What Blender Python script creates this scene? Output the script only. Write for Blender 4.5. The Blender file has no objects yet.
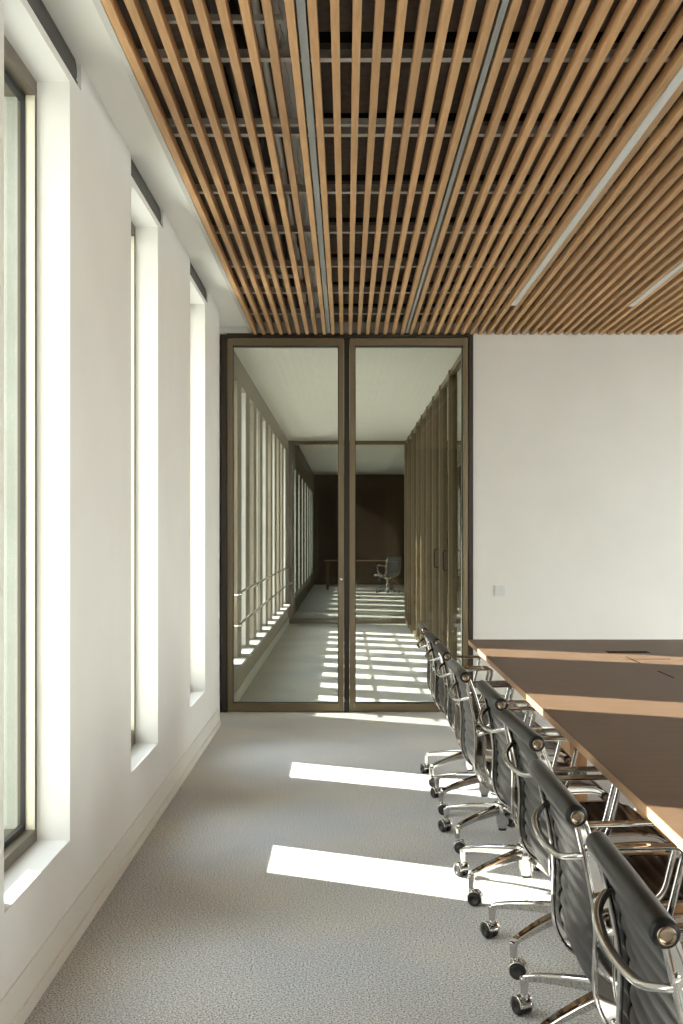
import bpy, math, random
from mathutils import Vector, Matrix
random.seed(7)
PI = math.pi
C = bpy.context.scene.collection
H = 1.37            # eye height
F = 1100.0          # focal length in pixels of a 683x1024 frame

# ------------------------------------------------------------------ materials
def lin(r, g, b):
    f = lambda c: (c/255/12.92) if c/255 <= .04045 else ((c/255+.055)/1.055)**2.4
    return (f(r), f(g), f(b), 1)

def mat(name, col, rough=.6, metal=0.0, spec=.5):
    m = bpy.data.materials.new(name); m.use_nodes = True
    b = m.node_tree.nodes['Principled BSDF']
    b.inputs['Base Color'].default_value = col
    b.inputs['Roughness'].default_value = rough
    b.inputs['Metallic'].default_value = metal
    b.inputs['Specular IOR Level'].default_value = spec
    return m

def nodes(m):
    nt = m.node_tree
    return nt, nt.nodes, nt.links, nt.nodes['Principled BSDF']

def noise_col(m, c0, c1, scale, stretch=(1, 1, 1), detail=4, lo=.35, hi=.65, bump=0.0, coord='Object', dist=.002):
    nt, N, L, b = nodes(m)
    tc = N.new('ShaderNodeTexCoord'); mp = N.new('ShaderNodeMapping'); mp.inputs['Scale'].default_value = stretch
    no = N.new('ShaderNodeTexNoise'); no.inputs['Scale'].default_value = scale; no.inputs['Detail'].default_value = detail
    cr = N.new('ShaderNodeValToRGB'); e = cr.color_ramp.elements
    e[0].position = lo; e[0].color = c0; e[1].position = hi; e[1].color = c1
    L.new(tc.outputs[coord], mp.inputs['Vector']); L.new(mp.outputs[0], no.inputs['Vector'])
    L.new(no.outputs['Fac'], cr.inputs['Fac']); L.new(cr.outputs[0], b.inputs['Base Color'])
    if bump:
        bm_ = N.new('ShaderNodeBump'); bm_.inputs['Strength'].default_value = bump; bm_.inputs['Distance'].default_value = dist
        L.new(no.outputs['Fac'], bm_.inputs['Height']); L.new(bm_.outputs[0], b.inputs['Normal'])
    return m, cr

def glass_mat(name, tint, ior=1.5, gain=1.0):
    m = bpy.data.materials.new(name); m.use_nodes = True
    nt = m.node_tree; N = nt.nodes; L = nt.links
    N.remove(N['Principled BSDF'])
    out = N['Material Output']
    tr = N.new('ShaderNodeBsdfTransparent'); tr.inputs[0].default_value = tint
    gl = N.new('ShaderNodeBsdfGlossy'); gl.inputs['Roughness'].default_value = 0.0
    lw = N.new('ShaderNodeLayerWeight'); lw.inputs['Blend'].default_value = .5      # Facing = 1 - cos(angle), the same from either face
    r0 = ((ior-1)/(ior+1))**2
    pw = N.new('ShaderNodeMath'); pw.operation = 'POWER'; pw.inputs[1].default_value = 5
    mu = N.new('ShaderNodeMath'); mu.operation = 'MULTIPLY_ADD'; mu.inputs[1].default_value = (1-r0)*gain; mu.inputs[2].default_value = r0*gain
    L.new(lw.outputs['Facing'], pw.inputs[0]); L.new(pw.outputs[0], mu.inputs[0])
    ms = N.new('ShaderNodeMixShader')
    L.new(mu.outputs[0], ms.inputs[0]); L.new(tr.outputs[0], ms.inputs[1]); L.new(gl.outputs[0], ms.inputs[2])
    L.new(ms.outputs[0], out.inputs['Surface'])
    return m

M = {}
M['plaster'] = mat('white_plaster', (.80, .785, .745, 1), .75, 0, .25)
noise_col(M['plaster'], (.79, .785, .762, 1), (.815, .81, .787, 1), 3.0, bump=.04)
M['sill'] = mat('white_painted_sill', (.70, .70, .695, 1), .45)
M['skirt'] = mat('white_painted_skirting', (.80, .78, .73, 1), .35)
M['soffit'] = mat('white_soffit', (.88, .87, .83, 1), .8, 0, .2)
M['outer'] = mat('grey_green_exterior', (.15, .155, .13, 1), .7, 0, .2)  # exterior tone picked to dim the light around the window reveals
noise_col(M['outer'], (.38, .39, .35, 1), (.43, .44, .40, 1), 5.0)
M['ground'] = mat('outdoor_paving', (.42, .41, .38, 1), .9, 0, .2)
noise_col(M['ground'], (.36, .35, .33, 1), (.48, .47, .44, 1), 2.0)

# carpet: mottled loop pile, speckles of light and dark grey plus faint worn patches
def carpet():
    m = mat('grey_loop_carpet', (.3, .3, .3, 1), .95, 0, .1)
    nt, N, L, b = nodes(m)
    tc = N.new('ShaderNodeTexCoord')
    n1 = N.new('ShaderNodeTexNoise'); n1.inputs['Scale'].default_value = 165; n1.inputs['Detail'].default_value = 3; n1.inputs['Roughness'].default_value = .75
    n2 = N.new('ShaderNodeTexNoise'); n2.inputs['Scale'].default_value = 1.6; n2.inputs['Detail'].default_value = 5
    cr = N.new('ShaderNodeValToRGB'); e = cr.color_ramp.elements
    e[0].position = .36; e[0].color = (.095, .095, .094, 1); e[1].position = .61; e[1].color = (.90, .89, .875, 1)
    cm = cr.color_ramp.elements.new(.47); cm.color = (.51, .508, .50, 1)
    cr2 = N.new('ShaderNodeValToRGB'); e = cr2.color_ramp.elements
    e[0].position = .35; e[0].color = (.86, .88, .92, 1); e[1].position = .65; e[1].color = (1, .98, .94, 1)
    mx = N.new('ShaderNodeMix'); mx.data_type = 'RGBA'; mx.blend_type = 'MULTIPLY'; mx.inputs[0].default_value = 1
    L.new(tc.outputs['Object'], n1.inputs['Vector']); L.new(tc.outputs['Object'], n2.inputs['Vector'])
    L.new(n1.outputs['Fac'], cr.inputs[0]); L.new(n2.outputs['Fac'], cr2.inputs[0])
    L.new(cr.outputs[0], mx.inputs[6]); L.new(cr2.outputs[0], mx.inputs[7]); L.new(mx.outputs[2], b.inputs['Base Color'])
    bp = N.new('ShaderNodeBump'); bp.inputs['Strength'].default_value = .35; bp.inputs['Distance'].default_value = .003
    L.new(n1.outputs['Fac'], bp.inputs['Height']); L.new(bp.outputs[0], b.inputs['Normal'])
    return m
M['carpet'] = carpet()

def wood(name, c0, c1, grain, stretch, rough, var=True):
    m = mat(name, c0, rough, 0, .3)
    m, cr = noise_col(m, c0, c1, grain, stretch, 6, .3, .7, .05)
    if var:
        nt, N, L, b = nodes(m)
        oi = N.new('ShaderNodeObjectInfo'); mr = N.new('ShaderNodeMapRange')
        mr.inputs['To Min'].default_value = .80; mr.inputs['To Max'].default_value = 1.12
        L.new(oi.outputs['Random'], mr.inputs['Value'])
        mx = N.new('ShaderNodeVectorMath'); mx.operation = 'SCALE'
        L.new(cr.outputs[0], mx.inputs[0]); L.new(mr.outputs[0], mx.inputs['Scale'])
        L.new(mx.outputs[0], b.inputs['Base Color'])
    return m
M['slat'] = wood('oak_slat', (.455, .263, .122, 1), (.58, .352, .175, 1), 14, (6, .35, 6), .6)
M['table'] = wood('brown_oak_veneer', (.105, .064, .038, 1), (.145, .09, .055, 1), 8, (1.0, 14, 4), .5, False)
M['table'].node_tree.nodes['Principled BSDF'].inputs['Specular IOR Level'].default_value = .2
M['edge'] = wood('oak_edge', (.42, .25, .14, 1), (.52, .33, .19, 1), 10, (6, .5, 6), .5, False)
M['legwood'] = wood('oak_panel', (.42, .23, .11, 1), (.52, .30, .15, 1), 8, (6, 6, .6), .55, False)
M['curtain'] = wood('dark_timber_lining', (.055, .036, .022, 1), (.085, .058, .036, 1), 6, (8, 1, .4), .7, False)

M['bronze'] = mat('bronze_anodised_frame', (.21, .168, .105, 1), .38, .55)
M['bronze_dark'] = mat('dark_bronze_gasket', (.035, .028, .02, 1), .4, .3)
M['bronze_light'] = mat('pale_bronze_post', (.20, .155, .10, 1), .45, .3)
M['taupe'] = mat('taupe_shaded_wall', (.36, .315, .255, 1), .6, 0, .3)  # shade on the corridor wall put into the colour
M['window_frame'] = mat('umber_window_frame', (.16, .135, .105, 1), .45, .3)
M['gasket'] = mat('black_gasket', (.02, .02, .022, 1), .5)
M['guide'] = mat('cream_blind_guide', (.78, .74, .60, 1), .5)
M['blind'] = mat('grey_blind_cassette', (.055, .054, .05, 1), .5, 0)
M['end_shade'] = mat('black_end_shade', (.03, .03, .032, 1), .5)
M['chrome'] = mat('polished_aluminium', (.60, .59, .57, 1), .05, 1.0)
M['cap'] = mat('dark_reflection_cap', (.24, .19, .14, 1), .25, 1.0)  # brown of the mirrored dark room put into the metal colour
M['steel'] = mat('brushed_steel', (.62, .61, .59, 1), .25, 1.0)
M['leather'] = mat('black_leather', (.010, .010, .010, 1), .3, 0, .16)
noise_col(M['leather'], (.009, .009, .0095, 1), (.015, .0147, .0145, 1), 60, bump=.06, dist=.0006)
M['rubber'] = mat('black_plastic', (.015, .015, .015, 1), .4)
M['galv'] = mat('galvanised_rail', (.62, .62, .60, 1), .5, .1)
M['track'] = mat('grey_track', (.30, .305, .295, 1), .5, .1)
M['plenum'] = mat('dark_ceiling_felt', (.08, .066, .055, 1), .95, 0, .1)
noise_col(M['plenum'], (.105, .087, .073, 1), (.135, .114, .097, 1), 25, bump=.2)
M['black'] = mat('black_rail_shade', (.006, .006, .006, 1), .9, 0, .1)  # colours the shade strips beside the ceiling rails
M['duct'] = mat('dull_duct', (.09, .085, .08, 1), .5, .4)
M['conduit'] = mat('grey_conduit', (.62, .62, .61, 1), .35, .3)
M['diffuser'] = mat('frosted_diffuser', (.66, .655, .63, 1), .5)
M['switch'] = mat('white_switch_plastic', (.70, .71, .71, 1), .3)
M['slot'] = mat('dark_cable_slot', (.03, .02, .014, 1), .9, 0, .02)
M['grey_fabric'] = mat('blue_grey_mesh', (.10, .14, .19, 1), .6)
M['glass'] = glass_mat('clear_glass', (.95, .97, .95, 1), 1.5, .8)
M['door_glass'] = glass_mat('grey_green_glass', (.79, .80, .765, 1), 1.5)

# ------------------------------------------------------------------ mesh building
class MB:
    def __init__(s): s.v = []; s.f = []; s.sm = []
    def face(s, idx, smooth=False): s.f.append(idx); s.sm.append(smooth)
    def box(s, x0, x1, y0, y1, z0, z1):
        if x0 > x1: x0, x1 = x1, x0
        if y0 > y1: y0, y1 = y1, y0
        if z0 > z1: z0, z1 = z1, z0
        o = len(s.v)
        s.v += [(x0,y0,z0),(x1,y0,z0),(x1,y1,z0),(x0,y1,z0),(x0,y0,z1),(x1,y0,z1),(x1,y1,z1),(x0,y1,z1)]
        for q in ((0,3,2,1),(4,5,6,7),(0,1,5,4),(1,2,6,5),(2,3,7,6),(3,0,4,7)): s.face([o+i for i in q])
        return s
    def rings(s, rings, closed=True, caps=True, smooth=True):
        o = len(s.v); n = len(rings[0])
        for r in rings: s.v += [tuple(p) for p in r]
        for i in range(len(rings)-1):
            for j in range(n if closed else n-1):
                k = (j+1) % n
                s.face([o+i*n+j, o+i*n+k, o+(i+1)*n+k, o+(i+1)*n+j], smooth)
        if caps:
            s.face([o+j for j in range(n)][::-1]); e = o+(len(rings)-1)*n
            s.face([e+j for j in range(n)])
        return s
    def cyl(s, p0, p1, r0, r1=None, n=20):
        p0, p1 = Vector(p0), Vector(p1); r1 = r0 if r1 is None else r1
        t = (p1-p0).normalized(); a = t.orthogonal().normalized(); b = t.cross(a)
        return s.rings([[p + (a*math.cos(2*PI*i/n) + b*math.sin(2*PI*i/n))*r for i in range(n)] for p, r in ((p0, r0), (p1, r1))])
    def lathe(s, p, axis, prof, n=24):
        p = Vector(p); t = Vector(axis).normalized(); a = t.orthogonal().normalized(); b = t.cross(a)
        return s.rings([[p + t*h + (a*math.cos(2*PI*i/n) + b*math.sin(2*PI*i/n))*max(r, 1e-4) for i in range(n)] for r, h in prof])
    def tube(s, pts, ra, rb=None, n=12, up=(0, 1, 0), taper=None):
        pts = [Vector(p) for p in pts]; rb = ra if rb is None else rb; up = Vector(up); R = []
        for i, p in enumerate(pts):
            t = (pts[min(i+1, len(pts)-1)] - pts[max(i-1, 0)]).normalized()
            b = (up - t*up.dot(t))
            b = b.normalized() if b.length > 1e-4 else t.orthogonal().normalized()
            a = b.cross(t).normalized(); k = 1 if taper is None else taper(i/(len(pts)-1))
            R.append([p + a*math.cos(2*PI*j/n)*ra*k + b*math.sin(2*PI*j/n)*rb*k for j in range(n)])
        return s.rings(R)
    def build(s, name, m, parent=None, bevel=0, loc=None):
        me = bpy.data.meshes.new(name); me.from_pydata(s.v, [], s.f); me.update()
        me.polygons.foreach_set('use_smooth', s.sm)
        o = bpy.data.objects.new(name, me); C.objects.link(o); me.materials.append(m)
        if parent: o.parent = parent
        if loc: o.location = loc
        if bevel:
            md = o.modifiers.new('bevel', 'BEVEL'); md.width = bevel; md.segments = 2; md.limit_method = 'ANGLE'
        return o

def cat(pts, k=6):           # Catmull-Rom through the points
    P = [Vector(p) for p in pts]; P = [P[0]*2-P[1]] + P + [P[-1]*2-P[-2]]; out = []
    for i in range(1, len(P)-2):
        for j in range(k):
            t = j/k; a, b, c, d = P[i-1:i+3]
            out.append(.5*((2*b) + (c-a)*t + (2*a-5*b+4*c-d)*t*t + (3*b-a-3*c+d)*t**3))
    return out + [P[-2]]

def fillet(pts, r, k=5):     # polyline with rounded corners
    P = [Vector(p) for p in pts]; out = [P[0]]
    for i in range(1, len(P)-1):
        a = (P[i-1]-P[i]); b = (P[i+1]-P[i]); d = min(r, a.length*.48, b.length*.48)
        A = P[i]+a.normalized()*d; B = P[i]+b.normalized()*d
        for j in range(k+1):
            t = j/k; out.append(A*(1-t)**2 + P[i]*2*t*(1-t) + B*t*t)
    return out + [P[-1]]

def thing(name, label, category, loc=(0, 0, 0), rz=0, group=None):
    o = bpy.data.objects.new(name, None); C.objects.link(o); o.empty_display_size = .1
    o.location = loc; o.rotation_euler = (0, 0, rz); o['label'] = label; o['category'] = category
    if group: o['group'] = group
    return o
def tag(o, label, category, group=None):
    o['label'] = label; o['category'] = category
    if group: o['group'] = group
    return o
def struct(o, label, category):
    o['kind'] = 'structure'; o['label'] = label; o['category'] = category; return o
def sroot(name, label, category): return struct(bpy_empty(name), label, category)
def bpy_empty(name):
    o = bpy.data.objects.new(name, None); C.objects.link(o); o.empty_display_size = .1; return o
def dup(root, loc, rz, label=None):
    r = root.copy(); C.objects.link(r); r.location = loc; r.rotation_euler = (0, 0, rz)
    if label: r['label'] = label
    for ch in list(root.children):
        c = ch.copy(); C.objects.link(c); c.parent = r
        for g in list(ch.children):
            d = g.copy(); C.objects.link(d); d.parent = c
    return r

# ------------------------------------------------------------------ room dimensions
XL, XO = -.915, -1.385          # inner and outer face of the window wall
XR = 4.6                        # far side of the meeting room
YB = 8.56                       # glazed end wall
Y0 = -2.6                       # end wall behind the viewpoint
ZS, ZC = 2.998, 2.935           # plaster soffit, underside of slats
ZTOP = 3.4
SILL, HEAD = .358, 2.875
YF, YE = 17.2, 31.0             # glazed far end of corridor, end of the room beyond
ZK = 2.86                       # corridor ceiling
KL, KR = -.90, .975             # corridor sides

struct(MB().box(XO, XR+.3, Y0-.3, YE+.3, -.2, 0).build('floor', M['carpet']), 'grey speckled loop pile carpet floor', 'floor')
struct(MB().box(-60, 60, -40, 70, -.45, -.25).build('ground', M['ground']), 'pale paving outside the building', 'ground')

# ---- window wall with openings
wins = [(-2.28, -1.58), (-.54, .16), (1.20, 1.90), (2.943, 3.647), (4.681, 5.354), (6.452, 7.138)]
def pierced_wall(name, openings, ya, yb, x0, x1, z1, sill, head, m, label):
    w = MB(); y = ya
    for a, b in openings:
        w.box(x0, x1, y, a, 0, z1); w.box(x0, x1, a, b, 0, sill); w.box(x0, x1, a, b, head, z1); y = b
    w.box(x0, x1, y, yb, 0, z1)
    return struct(w.build(name, m), label, 'wall')
XM = -1.088; ZB = 2.906; SLOT = .085; YW = 7.95
w = MB(); y = Y0-.3
for a, b in wins:
    w.box(XL, XM, y, a, 0, ZTOP); w.box(XL, XM, a, b, 0, SILL); w.box(XL, XM, a, b, HEAD, ZB)
    w.box(XL, XM, b, b+.15, 0, ZB); w.box(XL-SLOT, XM, a, b+.15, ZB, ZTOP); w.box(XL, XL-SLOT, a, b+.15, ZS+.001, ZTOP); y = b+.15
w.box(XL, XM, y, YW, 0, ZTOP)
struct(w.build('wall_left', M['plaster']), 'white plaster wall with tall narrow window recesses', 'wall')
struct(MB().box(-.985, XO, YW, YB+.1, 0, ZTOP).build('wall_left_return', M['plaster']), 'white return of the window wall beside the glass doors', 'wall')
# outer skin of the window wall, with unseen fins added to shape daylight
sk = MB(); y = Y0-.3; sk.box(XO, XO-.33, 3.660, 3.78, -.25, ZTOP)  # projecting pier is unseen, added to cut back the sun patch
for a, b in wins:
    sk.box(XO, XO-.55, a-.20, a-.06, -.25, ZTOP)          # unseen upright fin added by each window to shade its far reveal
    sk.box(XM-.0005, XO, y, a, -.25, ZTOP); sk.box(XM-.0005, XO, a, b, -.25, SILL-.01); sk.box(XM-.0005, XO, a, b, HEAD+.01, ZTOP); y = b
sk.box(XM-.0005, XO, y, YW, -.25, ZTOP)
struct(sk.build('wall_outer', M['outer']), 'outer skin of the window wall with fins added to shape daylight', 'wall')

XG = -1.09
wlabel = {3: 'tall narrow window nearest the camera with dark frame', 4: 'second tall narrow window, mid wall', 5: 'third tall narrow window, beside the glass doors'}
for i, (a, b) in enumerate(wins):
    r = sroot('window_%d' % (i+1), wlabel.get(i, 'tall narrow window behind the viewpoint'), 'window')
    f = MB()
    fb = .042 if i < 4 else .069
    f.box(-1.0245, -1.13, a, b, SILL, SILL+fb); f.box(-1.0245, -1.13, a, b, HEAD-.05, HEAD)
    f.box(-1.0245, -1.13, a, a+.12, SILL+fb, HEAD-.05); f.box(-1.0245, -1.088, b-.012, b, SILL+fb, HEAD-.05)
    f.build('frame', M['window_frame'], r, .003)
    g = MB(); g.box(-1.058, -1.074, b-.020, b-.012, SILL+fb, HEAD-.05); g.box(-1.060, -1.078, a+.12, b-.02, SILL+fb, SILL+fb+.018); g.box(-1.060, -1.078, a+.12, b-.02, HEAD-.07, HEAD-.05)
    g.build('gasket', M['gasket'], r)
    MB().box(-1.028, -1.058, b-.016, b-.0121, SILL+fb, HEAD-.05).build('blind_guide', M['guide'], r)['label'] = 'cream blind guide'
    MB().box(XG-.002, XG+.002, a+.11, b-.004, SILL+fb-.01, HEAD-.04).build('pane', M['glass'], r)
    MB().box(XL-.001, -1.0245, a+.001, b-.001, SILL, SILL+.003).build('sill', M['sill'], r)

# ---- roller blind cassettes above the windows
blab = {3: 'grey roller blind cassette above the window nearest the camera', 4: 'grey roller blind cassette above the second window', 5: 'grey roller blind cassette above the window beside the glass doors'}
for i in (3, 4, 5):
    a, b = wins[i]
    t = thing('roller_blind', blab[i], 'blind', (XL, a, ZB), 0, 'roller blind cassettes over the windows')
    L_ = b-a+.15; hz = ZS-ZB-.001
    pr = [(-.004, .012), (-.003, .030), (-.003, .052), (-.005, .072), (-.009, hz), (-.08, hz), (-.08, .001), (-.012, .001)]
    MB().rings([[(x, .012, z) for x, z in pr], [(x, L_-.05, z) for x, z in pr]][::-1], smooth=False).build('cassette', M['blind'], t, .0015)
    MB().box(-.08, -.001, .001, .011, .001, hz-.001).build('end_cap', M['end_shade'], t)  # black plate stands in for shade at the slot's near end
    MB().rings([[(x*1.03, L_-.049, z) for x, z in pr[1:]], [(x*1.03, L_-.044, z) for x, z in pr[1:]]][::-1], smooth=False).build('end_cap', M['blind'], t)
    h = MB(); h.box(-.012, .001, .012, L_-.05, .001, .011); h.build('hem_bar', M['blind'], t, .002)

# ---- skirting
b_ = MB(); b_.box(XL, XL+.004, Y0, YW-.002, .044, .1385); b_.box(XL, XL+.011, Y0, YW-.002, 0, .044)
struct(b_.build('baseboard_left', M['skirt'], None, .002), 'white stepped skirting along the window wall', 'baseboard')

# ---- end wall with plaster and glazed doors
DX0, DX1 = -.973, .988
struct(MB().box(DX1, XR, YB, YB+.16, 0, ZTOP).build('wall_back', M['plaster']), 'plain white plaster end wall behind the table', 'wall')
struct(MB().box(-.985, DX1, YB, YB+.16, 2.945, ZTOP).build('wall_back_lintel', M['plaster']), 'plaster above the glass doors', 'wall')
struct(MB().box(DX1, XR, YB-.012, YB, 0, .10).build('baseboard_back', M['skirt'], None, .002), 'white skirting under the end wall', 'baseboard')
px = lambda x: (x-346)/F*YB
f = MB()
f.box(DX0, px(227), YB-.02, YB+.12, 0, ZC); f.box(px(468.5), DX1, YB-.02, YB+.12, 0, ZC)
f.box(px(227), px(468.5), YB-.02, YB+.12, ZC-.022, ZC+.01)
f.box(px(344), px(349.5), YB+.01, YB+.10, 0, ZC-.022)
struct(f.build('trim_1', M['bronze_dark'], None, .003), 'dark bronze frame around the pair of glass doors', 'door frame')
for n, (xa, xb, sx) in enumerate(((px(227)+.002, px(344)-.001, 1), (px(349.5)+.001, px(468.5)-.002, -1))):
    d = sroot('door_%d' % (n+1), ('glass door leaf on the window side, bronze framed' if n == 0 else 'glass door leaf on the table side, bronze framed'), 'door')
    s = .041; y0, y1 = YB-.005, YB+.055; zb, zt = .006, ZC-.024
    w = MB(); w.box(xa, xa+s, y0, y1, zb, zt); w.box(xb-s, xb, y0, y1, zb, zt)
    w.box(xa+s, xb-s, y0, y1, zb, zb+.062); w.box(xa+s, xb-s, y0, y1, zt-.058, zt)
    w.build('leaf_frame', M['bronze'], d, .003)
    q = MB()
    q.box(xa+s, xa+s+.006, y0+.012, y1-.012, zb+.062, zt-.058); q.box(xb-s-.006, xb-s, y0+.012, y1-.012, zb+.062, zt-.058)
    q.box(xa+s+.006, xb-s-.006, y0+.012, y1-.012, zb+.062, zb+.068); q.box(xa+s+.006, xb-s-.006, y0+.012, y1-.012, zt-.064, zt-.058)
    q.build('gasket', M['gasket'], d)
    MB().box(xa+s+.004, xb-s-.004, y0+.026, y0+.034, zb+.066, zt-.062).build('pane', M['door_glass'], d)
    if n == 0:
        k = MB(); xk = xb-.016; k.lathe((xk, y0, 1.03), (0, -1, 0), [(.013, 0), (.013, .005), (.008, .006), (.008, .018), (.0, .018)], 16)
        k.build('lock_cylinder', M['steel'], d)['label'] = 'small steel lock cylinder'

# light switch
t = thing('light_switch', 'white square light switch on the end wall above the table corner', 'light switch', ((499.5-346)/F*YB, YB, H-(590.5-536)/F*YB))
MB().box(-.043, .043, -.013, 0, -.043, .043).build('plate', M['switch'], t, .003)
for sx in (-1, 1):
    MB().box(sx*.0155-.0145, sx*.0155+.0145, -.018, -.013, -.029, .029).build('rocker', M['switch'], t, .002)

# ---- other walls of the meeting room (behind and to the side of the viewpoint): unseen, with windows added for fill light
rw = [(-2.2, -.4), (.2, 2.0), (6.5, 8.3)]
pierced_wall('wall_right', rw, Y0-.3, YB+.16, XR, XR+.3, ZTOP, SILL, HEAD, M['plaster'], 'white wall with windows added for fill light, far side of the table')
n = 7
def flat_window(n, along, a, b, pos, inner, label, bright_edge=False):
    r = sroot('window_%d' % n, label, 'window'); w = MB(); g = MB()
    def bx(mb, u0, u1, v0, v1, z0, z1):
        mb.box(v0, v1, u0, u1, z0, z1) if along == 'y' else mb.box(u0, u1, v0, v1, z0, z1)
    bx(w, a, a+.06, pos, pos+.07, SILL, HEAD); bx(w, b-.06, b, pos, pos+.07, SILL, HEAD)
    bx(w, a+.06, b-.06, pos, pos+.07, SILL, SILL+.06); bx(w, a+.06, b-.06, pos, pos+.07, HEAD-.06, HEAD)
    if bright_edge: MB().box(inner+.001, pos, b-.006, b-.001, SILL, HEAD-.2).build('bright_reveal_strip', M['sill'], r)  # pale strip stands in for the brightly lit jamb
    bx(g, a+.06, b-.06, pos+.03, pos+.038, SILL+.06, HEAD-.06)
    w.build('frame', M['window_frame'], r, .003); g.build('pane', M['glass'], r)
for a, b in rw:
    flat_window(n, 'y', a, b, XR+.12, XR, 'unseen window added for fill light, far side of the table'); n += 1
bw = [(2.35, 4.35)]  # unseen opening added for fill light
w = MB(); x = XL
for a, b in bw:
    w.box(x, a, Y0-.3, Y0, 0, ZTOP); w.box(a, b, Y0-.3, Y0, 0, SILL); w.box(a, b, Y0-.3, Y0, HEAD, ZTOP); x = b
w.box(x, XR, Y0-.3, Y0, 0, ZTOP)
struct(w.build('wall_front', M['curtain']), 'wall behind the viewpoint, darkened for reflections, with an added fill window', 'wall')  # dark finish chosen to deepen reflections in chrome and glass
for a, b in bw:
    flat_window(n, 'x', a, b, Y0-.19, Y0, 'unseen window added for fill light behind the viewpoint'); n += 1

# ------------------------------------------------------------------ ceiling
struct(MB().box(XO, XR+.3, Y0-.3, YE+.3, ZTOP, ZTOP+.25).build('roof', M['outer']), 'flat roof slab', 'roof')
SX0 = -.717
struct(MB().box(-.985, -.752, Y0, YB, ZS, ZTOP).build('trim_2', M['soffit'], None, .002), 'white plaster soffit above the windows', 'soffit')
struct(MB().box(-.752, SX0-.012, Y0, YB, ZC+.022, ZC+.06).build('trim_3', M['galv']), 'thin grey edge strip between soffit and slats', 'trim')
ce = sroot('ceiling', 'open ceiling of parallel oak slats under dark felt', 'ceiling')
MB().box(-.47, -.09, Y0, YB, 3.16, 3.2).build('felt_panel', M['plenum'], ce)
for xa, xb in ((SX0-.002, -.4701), (-.0899, XR)): MB().box(xa, xb, Y0, YB, 3.036, 3.07).build('felt_panel', M['plenum'], ce)
ce.children[0]['label'] = 'dark felt above the slats'
PITCH, SW, SH = .067, .027, .046
ns = int((XR-SX0)/PITCH)
def gx(k): return SX0 + SW + k*PITCH          # left side of the gap after slat k
base = None
for k in range(ns):
    if base is None:
        base = MB().box(0, SW, Y0+.01, YB-.006, 0, SH).build('slat', M['slat'], ce, .0015); o = base
    else:
        o = base.copy(); C.objects.link(o); o.parent = ce
    o.location = (SX0 + k*PITCH, 0, ZC)
# cross rails carrying the slats
rail_y = [8.0, 7.31, 6.60, 5.86, 5.18, 4.44, 3.74, 3.04, 2.34, 1.64, .94, .24, -.46, -1.16, -1.86]
for y in rail_y:
    m_ = MB(); m_.box(SX0, XR-.01, y, y+.003, ZC+SH+.001, ZC+SH+.045); m_.box(SX0, XR-.01, y-.030, y, ZC+SH+.001, ZC+SH+.004)
    m_.build('cross_rail', M['galv'], ce)
    MB().box(-.089, XR-.01, y-.105, y-.032, 3.033, 3.0359).build('rail_shade_strip', M['black'], ce)  # shade beside each rail put in as a black strip
# a second, doubled rail and short stub rails on the window side
MB().box(SX0, .35, 4.32, 4.345, ZC+SH+.006, ZC+SH+.03).build('cross_rail', M['galv'], ce)
for xa, xb, y in ((-.60, -.20, 3.46), (-.42, -.28, 4.9), (-.62, -.3, 6.9)):
    MB().box(xa, xb, y, y+.022, ZC+SH+.01, ZC+SH+.03).build('stub_rail', M['galv'], ce)

# slim grey tracks set in the gaps between slats
for k, lab in ((8, 'slim grey ceiling track between slats above the glass door'), (17, 'slim grey ceiling track between slats nearer the table')):
    tw = .026 if k == 8 else .019
    t = thing('ceiling_track', lab, 'ceiling track', (gx(k)+.020-tw/2, 0, ZC+.006), 0, 'grey tracks set between ceiling slats')
    m_ = MB(); m_.box(0, tw, Y0+.1, YB-.05, 0, .004); m_.box(0, .003, Y0+.1, YB-.05, .004, .04); m_.box(tw-.003, tw, Y0+.1, YB-.05, .004, .04)
    m_.build('channel', M['track'], t)
    MB().box(tw/2-.001, tw/2+.001, Y0+.1, YB-.05, -.001, 0).build('slot', M['track'], t)
# linear lights, switched off
for k, y1, lab in ((27, 7.47, 'long pale linear ceiling light among the slats, nearer the glass doors'), (39, 7.50, 'pale linear ceiling light among the slats at the picture edge')):
    t = thing('ceiling_light', lab, 'ceiling light', (gx(k)+.005, 0, ZC+.001), 0, 'linear lights set into the slatted ceiling')
    gw = PITCH-SW-.010
    m_ = MB(); m_.box(-.003, 0, .5, y1, -.002, .05); m_.box(gw, gw+.003, .5, y1, -.002, .05); m_.box(-.003, gw+.003, y1, y1+.003, -.002, .05); m_.box(0, gw, .5, y1, .03, .05)
    m_.build('housing', M['galv'], t)
    MB().box(0, gw, .5, y1, 0, .004).build('diffuser', M['diffuser'], t)
# services above the slats
def zig(x, z, y0, y1, amp, st):
    p = []; y = y0
    while y < y1:
        p.append((x+random.uniform(-amp, amp), y, z+random.uniform(-amp, amp)*.6)); y += st
    return cat(p + [(x, y1, z)], 3)
for x, z, r, lab in ((-.285, 3.042, .013, 'straight grey conduit above the slats'), (-.185, 3.042, .006, 'thin grey cable conduit above the slats'), (-.258, 3.042, .006, 'thin pale cable conduit above the slats, window side')):
    tag(MB().tube(zig(x, z, 2.9, 8.4, .003, .7), r, n=10).build('conduit', M['conduit']), lab, 'conduit', 'conduits above the slats')
m_ = MB(); m_.tube(zig(-.40, 3.085, 2.7, 8.3, .012, .25), .05, n=14, taper=None)
tag(m_.build('flexible_duct', M['duct']), 'dark flexible air duct above the slats on the window side', 'duct')
t = thing('cable_tray', 'perforated grey cable tray with crumpled cables above the slats', 'cable tray', (-.222, 2.9, 3.03))
m_ = MB(); m_.box(-.028, .028, 0, 5.5, .004, .007); m_.box(-.028, -.025, 0, 5.5, .007, .035); m_.box(.025, .028, 0, 5.5, .007, .035); m_.build('tray', M['galv'], t)
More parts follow.
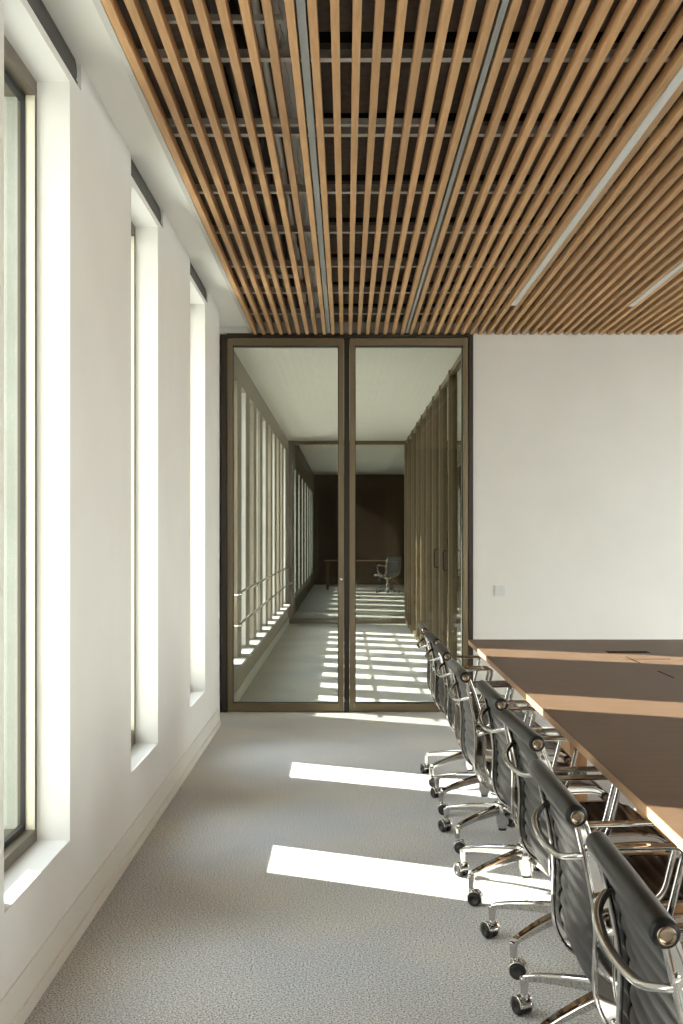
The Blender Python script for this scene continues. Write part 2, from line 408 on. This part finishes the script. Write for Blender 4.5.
for q in range(3):
    m_ = MB().tube([(p[0], p[1]-2.9, p[2]-.0) for p in zig(-.012+.012*q, -.004, 2.95, 8.3, .008, .09)], .004, n=6); m_.build('cable', M['conduit'], t)

# ------------------------------------------------------------------ corridor beyond the glass doors
kw = [(8.665+.80*i, 8.665+.80*i+.45) for i in range(10)]; KH = 2.66
KO = KL-.30
pierced_wall('wall_corridor_left', kw, YB+.1, YF+.1, KL, KO, ZTOP, SILL, KH, M['taupe'], 'corridor wall with a row of narrow windows, shade put in as taupe')
for i, (a, b) in enumerate(kw):
    r = sroot('window_%d' % (n+i), 'narrow corridor window in the row beyond the glass doors', 'window')
    e_ = (.015, .055, .02, .035, .06)[i % 5]
    f = MB(); f.box(KL-.06, KL-.11, a, a+.03, SILL, KH); f.box(KL-.06, KL-.11, b-.03, b, SILL, KH); f.box(KL-.06, KL-.11, a+.03, b-.03, SILL, SILL+.03); f.box(KL-.06, KL-.11, a+.03, b-.03, KH-.03, KH)
    f.build('frame', M['bronze'], r, .002)
    MB().box(KL-.082, KL-.086, a+.025, b-.025, SILL+.025, KH-.025).build('pane', M['glass'], r)
    j_ = MB(); j_.box(KL-.06+e_, KL-.06, b-.004, b-.0005, SILL+.03, KH); j_.build('bright_reveal_strip', M['sill'], r)  # white strip stands in for the jamb bright with sky
    MB().box(KL-.06, KL+.075, a-.02 if i else a, b+.02, SILL-.022, SILL+.002).build('sill', M['sill'], r, .002)  # ledge added to give the bright bars low on the wall
n += len(kw)
struct(MB().box(KO, XR, YB+.16, YF, ZK, ZK+.1).build('ceiling_corridor', M['soffit']), 'pale plain corridor ceiling', 'ceiling')
struct(MB().box(KL, KL+.012, YB+.13, YF-.03, 0, .10).build('baseboard_corridor', M['skirt']), 'skirting along the corridor windows', 'baseboard')
for z, lab in ((.92, 'upper slim handrail along the corridor windows'), (.67, 'lower slim handrail along the corridor windows')):
    t = thing('handrail', lab, 'handrail', (KL, 8.8, z), 0, 'handrails along the corridor windows')
    MB().cyl((.055, 0, 0), (.055, 8.3, 0), .011, n=12).build('rail', M['steel'], t)
    for q in range(6):
        MB().tube(fillet([(0, .1+q*1.6, -.03), (.055, .1+q*1.6, -.03), (.055, .1+q*1.6, -.005)], .02), .006, n=8).build('bracket', M['steel'], t)
# glass partition along the corridor
p = sroot('wall_corridor_right', 'bronze framed glass partition along the corridor', 'partition')
posts = [8.74, 9.87, 10.85, 11.72, 12.6, 13.5, 14.4, 15.45, 16.4, 17.12]
for i, y in enumerate(posts):
    MB().box(KR-.055, KR+.035, y, y+.055, 0, ZK).build('post', M['bronze_light'], p, .003)
    if i+1 < len(posts):
        MB().box(KR-.016, KR-.008, y+.055, posts[i+1], .05, ZK-.05).build('pane', M['door_glass'], p)
m_ = MB(); m_.box(KR-.04, KR+.02, posts[0]+.055, posts[-1], 0, .05); m_.build('bottom_rail', M['bronze'], p)
MB().box(KR-.04, KR+.02, posts[0]+.055, posts[-1], ZK-.05, ZK).build('top_rail', M['bronze'], p)
for y in (9.87+.027, 10.85+.027):
    h = MB().tube(fillet([(KR-.056, y, 1.06), (KR-.10, y, 1.06), (KR-.10, y, 1.24), (KR-.056, y, 1.24)], .02), .008, n=8); h.build('pull_handle', M['rubber'], p)['label'] = 'black pull handle'
# room on the other side of the partition
struct(MB().box(XR, XR+.3, YB+.16, YE, 0, ZTOP).build('wall_side_room', M['plaster']), 'white wall of the room beside the corridor', 'wall')
# glazed far end of the corridor
p = sroot('wall_corridor_end', 'bronze framed glass screen at the far end of the corridor', 'partition')
m_ = MB()
for xa, xb in ((KL, KL+.06), (.0, .07), (KR-.06, KR)): m_.box(xa, xb, YF, YF+.06, 0, ZK)
m_.box(KL+.06, KR-.06, YF, YF+.06, 0, .085); m_.box(KL+.06, KR-.06, YF, YF+.06, ZK-.06, ZK)
m_.build('screen_frame', M['bronze'], p, .003)
for xa, xb in ((KL+.06, 0), (.07, KR-.06)):
    MB().box(xa, xb, YF+.026, YF+.034, .085, ZK-.06).build('pane', M['door_glass'], p)
# room beyond it
struct(MB().box(KR, XR, YF, YF+.1, 0, ZTOP).build('wall_far_screen', M['plaster']), 'wall closing the side room', 'wall')
struct(MB().box(KO, XR, YF, YF+.06, ZK, ZTOP).build('wall_far_lintel', M['plaster']), 'plaster above the far glass screen', 'wall')
struct(MB().box(KO, XR, YF+.06, YE, 3.1, 3.2).build('ceiling_far', M['soffit']), 'pale ceiling of the far room', 'ceiling')
struct(MB().box(KO, XR, YE, YE+.2, 0, ZTOP).build('wall_far', M['curtain']), 'dark timber lined wall of the far room', 'wall')
fw = [(17.6+1.6*i, 17.6+1.6*i+.5) for i in range(8)]
pierced_wall('wall_far_left', fw, YF+.1, YE+.2, KL, KO, ZTOP, SILL, 2.55, M['curtain'], 'dark wall with narrow windows in the far room')
for i, (a, b) in enumerate(fw):
    flat_window(n+i, 'y', a, b, KO+.1, KL, 'narrow window of the far room', True)

# ------------------------------------------------------------------ conference table
T = thing('conference_table', 'long brown wooden conference table lit by two sun stripes', 'table', (0, 0, 0))
xn, xf, yn, yf, xr = .689, .744, .95, 6.70, 2.32
def slab(x0a, x0b, x1, ya, yb, z0, z1):
    m_ = MB(); m_.v = [(x0a,ya,z0),(x1,ya,z0),(x1,yb,z0),(x0b,yb,z0),(x0a,ya,z1),(x1,ya,z1),(x1,yb,z1),(x0b,yb,z1)]
    for q in ((0,3,2,1),(4,5,6,7),(0,1,5,4),(1,2,6,5),(2,3,7,6),(3,0,4,7)): m_.face(list(q))
    return m_
slab(xn, xf, xr, yn, yf, .737, .740).build('table_top', M['table'], T)
slab(xn, xf, xr, yn, yf, .712, .737).build('edge_band', M['edge'], T)['label'] = 'paler wooden edge of the table top'
for yy in (1.80, 3.80, 5.20):
    MB().box(1.06, 1.14, yy, yy+.22, 0, .712).build('leg', M['legwood'], T, .003)
    MB().box(1.90, 1.98, yy, yy+.22, 0, .712).build('leg', M['legwood'], T, .003)
for yy in (1.90, 5.30): MB().box(1.14, 1.90, yy, yy+.03, .55, .712).build('stretcher', M['legwood'], T)
def tp(x, y): Y = (H-.74)/(y-536)*F; return ((x-346)/F*Y, Y)
# cable flaps let into the top
for (xa, ya), (xb, yb) in (((607, 652.3), (653, 654)), ):
    (ax, ay), (bx, by) = tp(xa, ya), tp(xb, yb)
    MB().box(ax, bx, ay-.035, ay+.05, .7395, .7412).build('cable_slot', M['slot'], T)['label'] = 'dark cable slot in the table top'
    fl = MB(); fl.box(ax+.02, bx+.02, ay-.34, ay-.05, .7396, .7420); fl.build('cable_flap', M['table'], T, .0008)
(ax, ay), (bx, by) = tp(657, 671), tp(674, 678)
m_ = MB(); m_.box(ax, ax+.008, by, ay, .7395, .7407); m_.build('flap_seam', M['slot'], T)
(ax, ay), (bx, by) = tp(625, 657), tp(637, 663)
m_ = MB(); m_.box(ax, ax+.007, by, ay, .7395, .7423); m_.build('flap_seam', M['slot'], T)

# ------------------------------------------------------------------ office chair
PROF = [(-.262, .850), (-.247, .80), (-.232, .745), (-.220, .69), (-.2135, .64), (-.213, .59), (-.2135, .542), (-.207, .502), (-.186, .466), (-.145, .442),
        (-.09, .431), (-.02, .427), (.06, .430), (.14, .434), (.205, .432), (.245, .418)]
def profile(k=8): return cat([(x, 0, z) for x, z in PROF], k)
def frames(P):
    out = []
    for i, p in enumerate(P):
        t = (P[min(i+1, len(P)-1)]-P[max(i-1, 0)]).normalized()
        out.append((p, t, Vector((-t.z, 0, t.x))))          # normal points to the sitter's side (forward / up)
    return out

def make_chair(leather=None, label='', group=None):
    lm = M[leather or 'leather']
    t = thing('office_chair', label, 'chair', (0, 0, 0), 0, group)
    P = profile(); FR = frames(P); n_ = len(P)
    arc = [0.0]
    for i in range(1, n_): arc.append(arc[-1] + (P[i]-P[i-1]).length)
    Ltot = arc[-1]; pads = 22
    # sling: resample evenly, swell each pad between its cross seams
    rings = []; NS = pads*6; j = 0
    W = .198
    for s in range(NS+1):
        d = Ltot*s/NS
        while j < n_-2 and arc[j+1] < d: j += 1
        u = (d-arc[j])/(arc[j+1]-arc[j])
        p = P[j].lerp(P[j+1], u); nn = FR[j][2].lerp(FR[j+1][2], u).normalized()
        sw = abs(math.sin(PI*s/6))**.6
        th = .0045; am = .0058*sw
        ys = [-W, -W*.96, -W*.6, 0, W*.6, W*.96, W]
        row = []
        for y in ys:
            e = 0.35 if abs(y) > W*.98 else 1
            sag = -.010*(1-(y/W)**2)
            row.append(p + nn*(.010+sag+(th*e + am*(1 if abs(y) > W*.9 else .5))) + Vector((0, y, 0)))
        for y in reversed(ys):
            e = 0.35 if abs(y) > W*.98 else 1
            sag = -.010*(1-(y/W)**2)
            row.append(p + nn*(.010+sag-(th*e + am*(1 if abs(y) > W*.9 else .5))) + Vector((0, y, 0)))
        rings.append(row)
    MB().rings(rings).build('sling', lm, t)['label'] = 'black sling back and seat with cross seams'
    # side ribs, I-shaped section, deepest at the lower back
    for sy in (-1, 1):
        R = []
        for i, (p, tt, nn) in enumerate(FR):
            u = i/(n_-1); dp = .0095 + .013*math.sin(PI*u)**.7
            fl, wb = .0095, .0045
            sec = [(-dp, -fl), (-dp+.005, -fl), (-dp+.007, -wb), (dp-.007, -wb), (dp-.005, -fl), (dp, -fl),
                   (dp, fl), (dp-.005, fl), (dp-.007, wb), (-dp+.007, wb), (-dp+.005, fl), (-dp, fl)]
            R.append([p + nn*(a+.004) + Vector((0, sy*.205+b, 0)) for a, b in sec])
        o = MB().rings(R, smooth=False).build('side_rib', M['chrome'], t, .0012)
        for zz in (.79, .655, .47):
            q = min(range(n_), key=lambda i: abs(P[i].z-zz) + (9 if P[i].x > -.15 else 0)); p = P[q]
            MB().lathe((p.x-.003, sy*.2095, p.z), (0, sy, 0), [(.007, 0), (.007, .003), (.005, .0045), (0, .0045)], 12).build('rib_screw', M['chrome'], o)
    # head and knee rolls with turned end caps
    for nm, (x, z), r in (('head_roll', (-.263, .852), .0205), ('knee_roll', (.252, .412), .0165)):
        Wd = .219
        prof = [(.0, -Wd), (r*.8, -Wd), (r*.97, -Wd+.005), (r, -Wd+.014), (r*1.02, -.08), (r*1.02, .08), (r, Wd-.014), (r*.97, Wd-.005), (r*.8, Wd), (0, Wd)]
        o = MB().lathe((x, 0, z), (0, 1, 0), prof, 26).build(nm, lm, t)
        for sy in (-1, 1):
            q = r*.63
            MB().lathe((x, sy*Wd*.999, z), (0, sy, 0), [(q, -.004), (q, .003), (q*.86, .0045), (q*.80, .0025), (q*.5, .0022), (0, .0022)], 22).build('end_cap', M['cap'], o)
    # bowed stretcher behind the back, and the spreader below the seat
    pts = [(-.236, -.203, .778), (-.256, -.19, .772), (-.280, -.13, .757), (-.289, 0, .752), (-.280, .13, .757), (-.256, .19, .772), (-.236, .203, .778)]
    MB().tube(cat(pts, 6), .0085, .0062, n=14, up=(0, 0, 1)).build('back_stretcher', M['chrome'], t)
    m_ = MB()
    m_.tube(cat([(-.15, -.203, .432), (-.10, -.14, .398), (-.04, -.05, .378), (-.0, 0, .374), (-.04, .05, .378), (-.10, .14, .398), (-.15, .203, .432)], 6), .012, .010, n=12, up=(0, 0, 1))
    m_.tube(cat([(.13, -.203, .425), (.09, -.14, .396), (.04, -.05, .378), (0, 0, .374), (.04, .05, .378), (.09, .14, .396), (.13, .203, .425)], 6), .012, .010, n=12, up=(0, 0, 1))
    m_.build('seat_spreader', M['chrome'], t)
    # armrests
    for sy in (-1, 1):
        y = sy*.256; a = sy*.208
        pth = fillet([(-.212, a, .640), (-.212, y, .652), (-.185, y, .660), (.085, y, .664), (.040, y, .485), (-.02, y*.985, .452), (-.06, a, .428)], .032, 7)
        MB().tube(pth, .0085, .0085, n=12, up=(0, 1, .001)).build('armrest', M['chrome'], t)
    # tilt box, column, hub
    m_ = MB(); m_.box(-.075, .075, -.045, .045, .335, .375); m_.build('tilt_mechanism', M['steel'], t, .008)
    m_ = MB(); m_.lathe((0, 0, 0), (0, 0, 1), [(.0, .16), (.026, .16), (.026, .25), (.018, .252), (.018, .34), (0, .34)], 24); m_.build('column', M['steel'], t)
    hub = MB().lathe((0, 0, 0), (0, 0, 1), [(0, .062), (.021, .062), (.021, .075), (.027, .078), (.030, .12), (.040, .125), (.042, .168), (.034, .178), (0, .178)], 28).build('base_hub', M['chrome'], t)
    MB().lathe((0, 0, 0), (0, 0, 1), [(0, .052), (.018, .052), (.018, .0625), (0, .0625)], 20).build('hub_foot', M['rubber'], hub)
    for k in range(5):
        a = PI + PI/5 + k*2*PI/5; d = Vector((math.cos(a), math.sin(a), 0)); sd = Vector((-d.y, d.x, 0)); R = []
        for rr, zt, hh, ww in ((.03, .168, .040, .019), (.09, .160, .035, .0175), (.16, .149, .029, .0155), (.225, .136, .024, .0140), (.262, .127, .021, .0135), (.280, .121, .022, .0135), (.290, .108, .018, .0125)):
            c = d*rr
            sec = [(-ww*.75, 0), (ww*.75, 0), (ww, -hh*.25), (ww*.8, -hh), (-ww*.8, -hh), (-ww, -hh*.25)]
            R.append([c + sd*u + Vector((0, 0, zt+v)) for u, v in sec])
        # down-turned tip
        tip = d*.283
        arm = MB().rings(R, smooth=False)
        arm.lathe((tip.x, tip.y, 0), (0, 0, 1), [(0, .058), (.0095, .058), (.0115, .075), (.0135, .105), (.0135, .112), (0, .114)], 14)
        arm.build('base_arm', M['chrome'], t, .0025)
        # caster: hooded twin wheel trailing its pivot
        ca = a + [2.2, -1.1, .8, 2.6, -.5][k]; cd = Vector((math.cos(ca), math.sin(ca), 0)); cs = Vector((-cd.y, cd.x, 0)); cc = tip + cd*.014 + Vector((0, 0, .0262))
        hood = []
        for i in range(15):
            th = math.radians(-25 + 200*i/14)
            u = cd*(math.cos(th)) + Vector((0, 0, math.sin(th)))
            hood.append([cc + u*.0300 + cs*w for w in (-.021, -.013, .013, .021)] + [cc + u*.0272 + cs*w for w in (.021, .013, -.013, -.021)])
        hm = MB().rings(hood); hm.lathe((tip.x, tip.y, 0), (0, 0, 1), [(0, .050), (.010, .050), (.010, .066), (0, .066)], 14)
        ho = hm.build('caster', M['chrome'], t)
        for sw in (-1, 1):
            c0 = cc + cs*sw*.003
            MB().lathe(c0, cs*sw, [(0, 0), (.023, 0), (.026, .003), (.026, .014), (.023, .018), (.012, .019), (.011, .017), (0, .017)], 24).build('wheel', M['rubber'], ho)
    return t

rolls = [(.418, 1.645, -1.2), (.424, 2.245, 0), (.467, 2.955, 2.0), (.472, 3.59, .8), (.432, 4.245, 1.2), (.437, 4.94, -1), (.437, 5.565, 1.5), (.430, 6.185, -1.5)]
clab = ['black ribbed office chair nearest the camera, cut off by the picture edge',
        'second black ribbed office chair in the row, counting from the camera',
        'third black ribbed office chair in the row, counting from the camera',
        'fourth black ribbed office chair in the row, counting from the camera',
        'fifth black ribbed office chair in the row, fourth from the glass doors',
        'sixth black ribbed office chair in the row, third from the glass doors',
        'seventh black ribbed office chair in the row, second from the glass doors',
        'last black ribbed office chair in the row, closest to the glass doors']
GR = 'office chairs along the table'
first = make_chair(None, clab[0], GR)
for i, (rx, ry, deg) in enumerate(rolls):
    a = math.radians(deg); ox, oy = .265*math.cos(a), .265*math.sin(a)
    if i == 0: first.location = (rx+ox, ry+oy, 0); first.rotation_euler = (0, 0, a)
    else:
        c = dup(first, (rx+ox, ry+oy, 0), a, clab[i])
        for ch in c.children:
            if ch.name.split('.')[0] in ('base_arm', 'caster'): ch.rotation_euler.z = math.radians([0, 2, -4, 3, -2, 4, -3, 2][i])

# furniture far off behind the glass
fc = make_chair('grey_fabric', 'lone blue grey office chair seen through the far glass screen', None)
fc.location = (1.0, 26.5, 0); fc.rotation_euler = (0, 0, 2.2)
t = thing('desk', 'dark table in the far room behind the lone chair', 'table', (.35, 28.3, 0))
MB().box(-.9, .9, -.5, .5, .71, .74).build('table_top', M['table'], t, .003)
for sx in (-1, 1):
    for sy in (-1, 1): MB().box(sx*.82-.03, sx*.82+.03, sy*.42-.03, sy*.42+.03, 0, .71).build('leg', M['table'], t, .003)
t = thing('reflection_table', 'added wooden table standing in for a reflection in the bronze framed partition', 'table', (1.95, 14.7, 0))  # added table in place of one mirrored in the partition glass
MB().box(-.75, .75, -.5, .5, .71, .74).build('table_top', M['edge'], t, .003)
for sx in (-1, 1): MB().box(sx*.58-.09, sx*.58+.09, -.35, .35, 0, .71).build('leg', M['legwood'], t, .003)

# ------------------------------------------------------------------ light
w = bpy.data.worlds.new('sky'); bpy.context.scene.world = w; w.use_nodes = True
N = w.node_tree.nodes; L = w.node_tree.links; bg = N['Background']
tc = N.new('ShaderNodeTexCoord'); sx = N.new('ShaderNodeSeparateXYZ'); cr = N.new('ShaderNodeValToRGB')
L.new(tc.outputs['Generated'], sx.inputs[0]); L.new(sx.outputs['Z'], cr.inputs[0])
e = cr.color_ramp.elements; e[0].position = 0; e[0].color = (1, .975, .92, 1); e[1].position = .8; e[1].color = (.82, .90, 1, 1)
L.new(cr.outputs[0], bg.inputs['Color']); bg.inputs['Strength'].default_value = 9.6
sun = bpy.data.lights.new('sun', 'SUN'); so = bpy.data.objects.new('sun', sun); C.objects.link(so)
sun.energy = 28.0; sun.angle = math.radians(.53); sun.color = (1, .945, .86)
so.rotation_euler = Vector((1, -.45, -.607)).to_track_quat('-Z', 'Y').to_euler()

# ------------------------------------------------------------------ camera
cam = bpy.data.cameras.new('camera'); co = bpy.data.objects.new('camera', cam); C.objects.link(co)
co.location = (0, 0, H); co.rotation_euler = (PI/2, 0, 0)
cam.sensor_width = 36; cam.sensor_fit = 'AUTO'; cam.lens = 36*F/1024
cam.shift_x = -(346-341.5)/1024; cam.shift_y = (536-512)/1024
cam.clip_start = .02; cam.clip_end = 300
sc = bpy.context.scene; sc.camera = co
sc.view_settings.view_transform = 'Standard'; sc.view_settings.look = 'None'
sc.view_settings.gamma = 1; sc.view_settings.use_curve_mapping = False; sc.view_settings.exposure = 0.08
sc.cycles.max_bounces = 14; sc.cycles.diffuse_bounces = 8; sc.cycles.glossy_bounces = 6; sc.cycles.transparent_max_bounces = 24
sc.cycles.sample_clamp_indirect = 6; sc.cycles.use_denoising = True
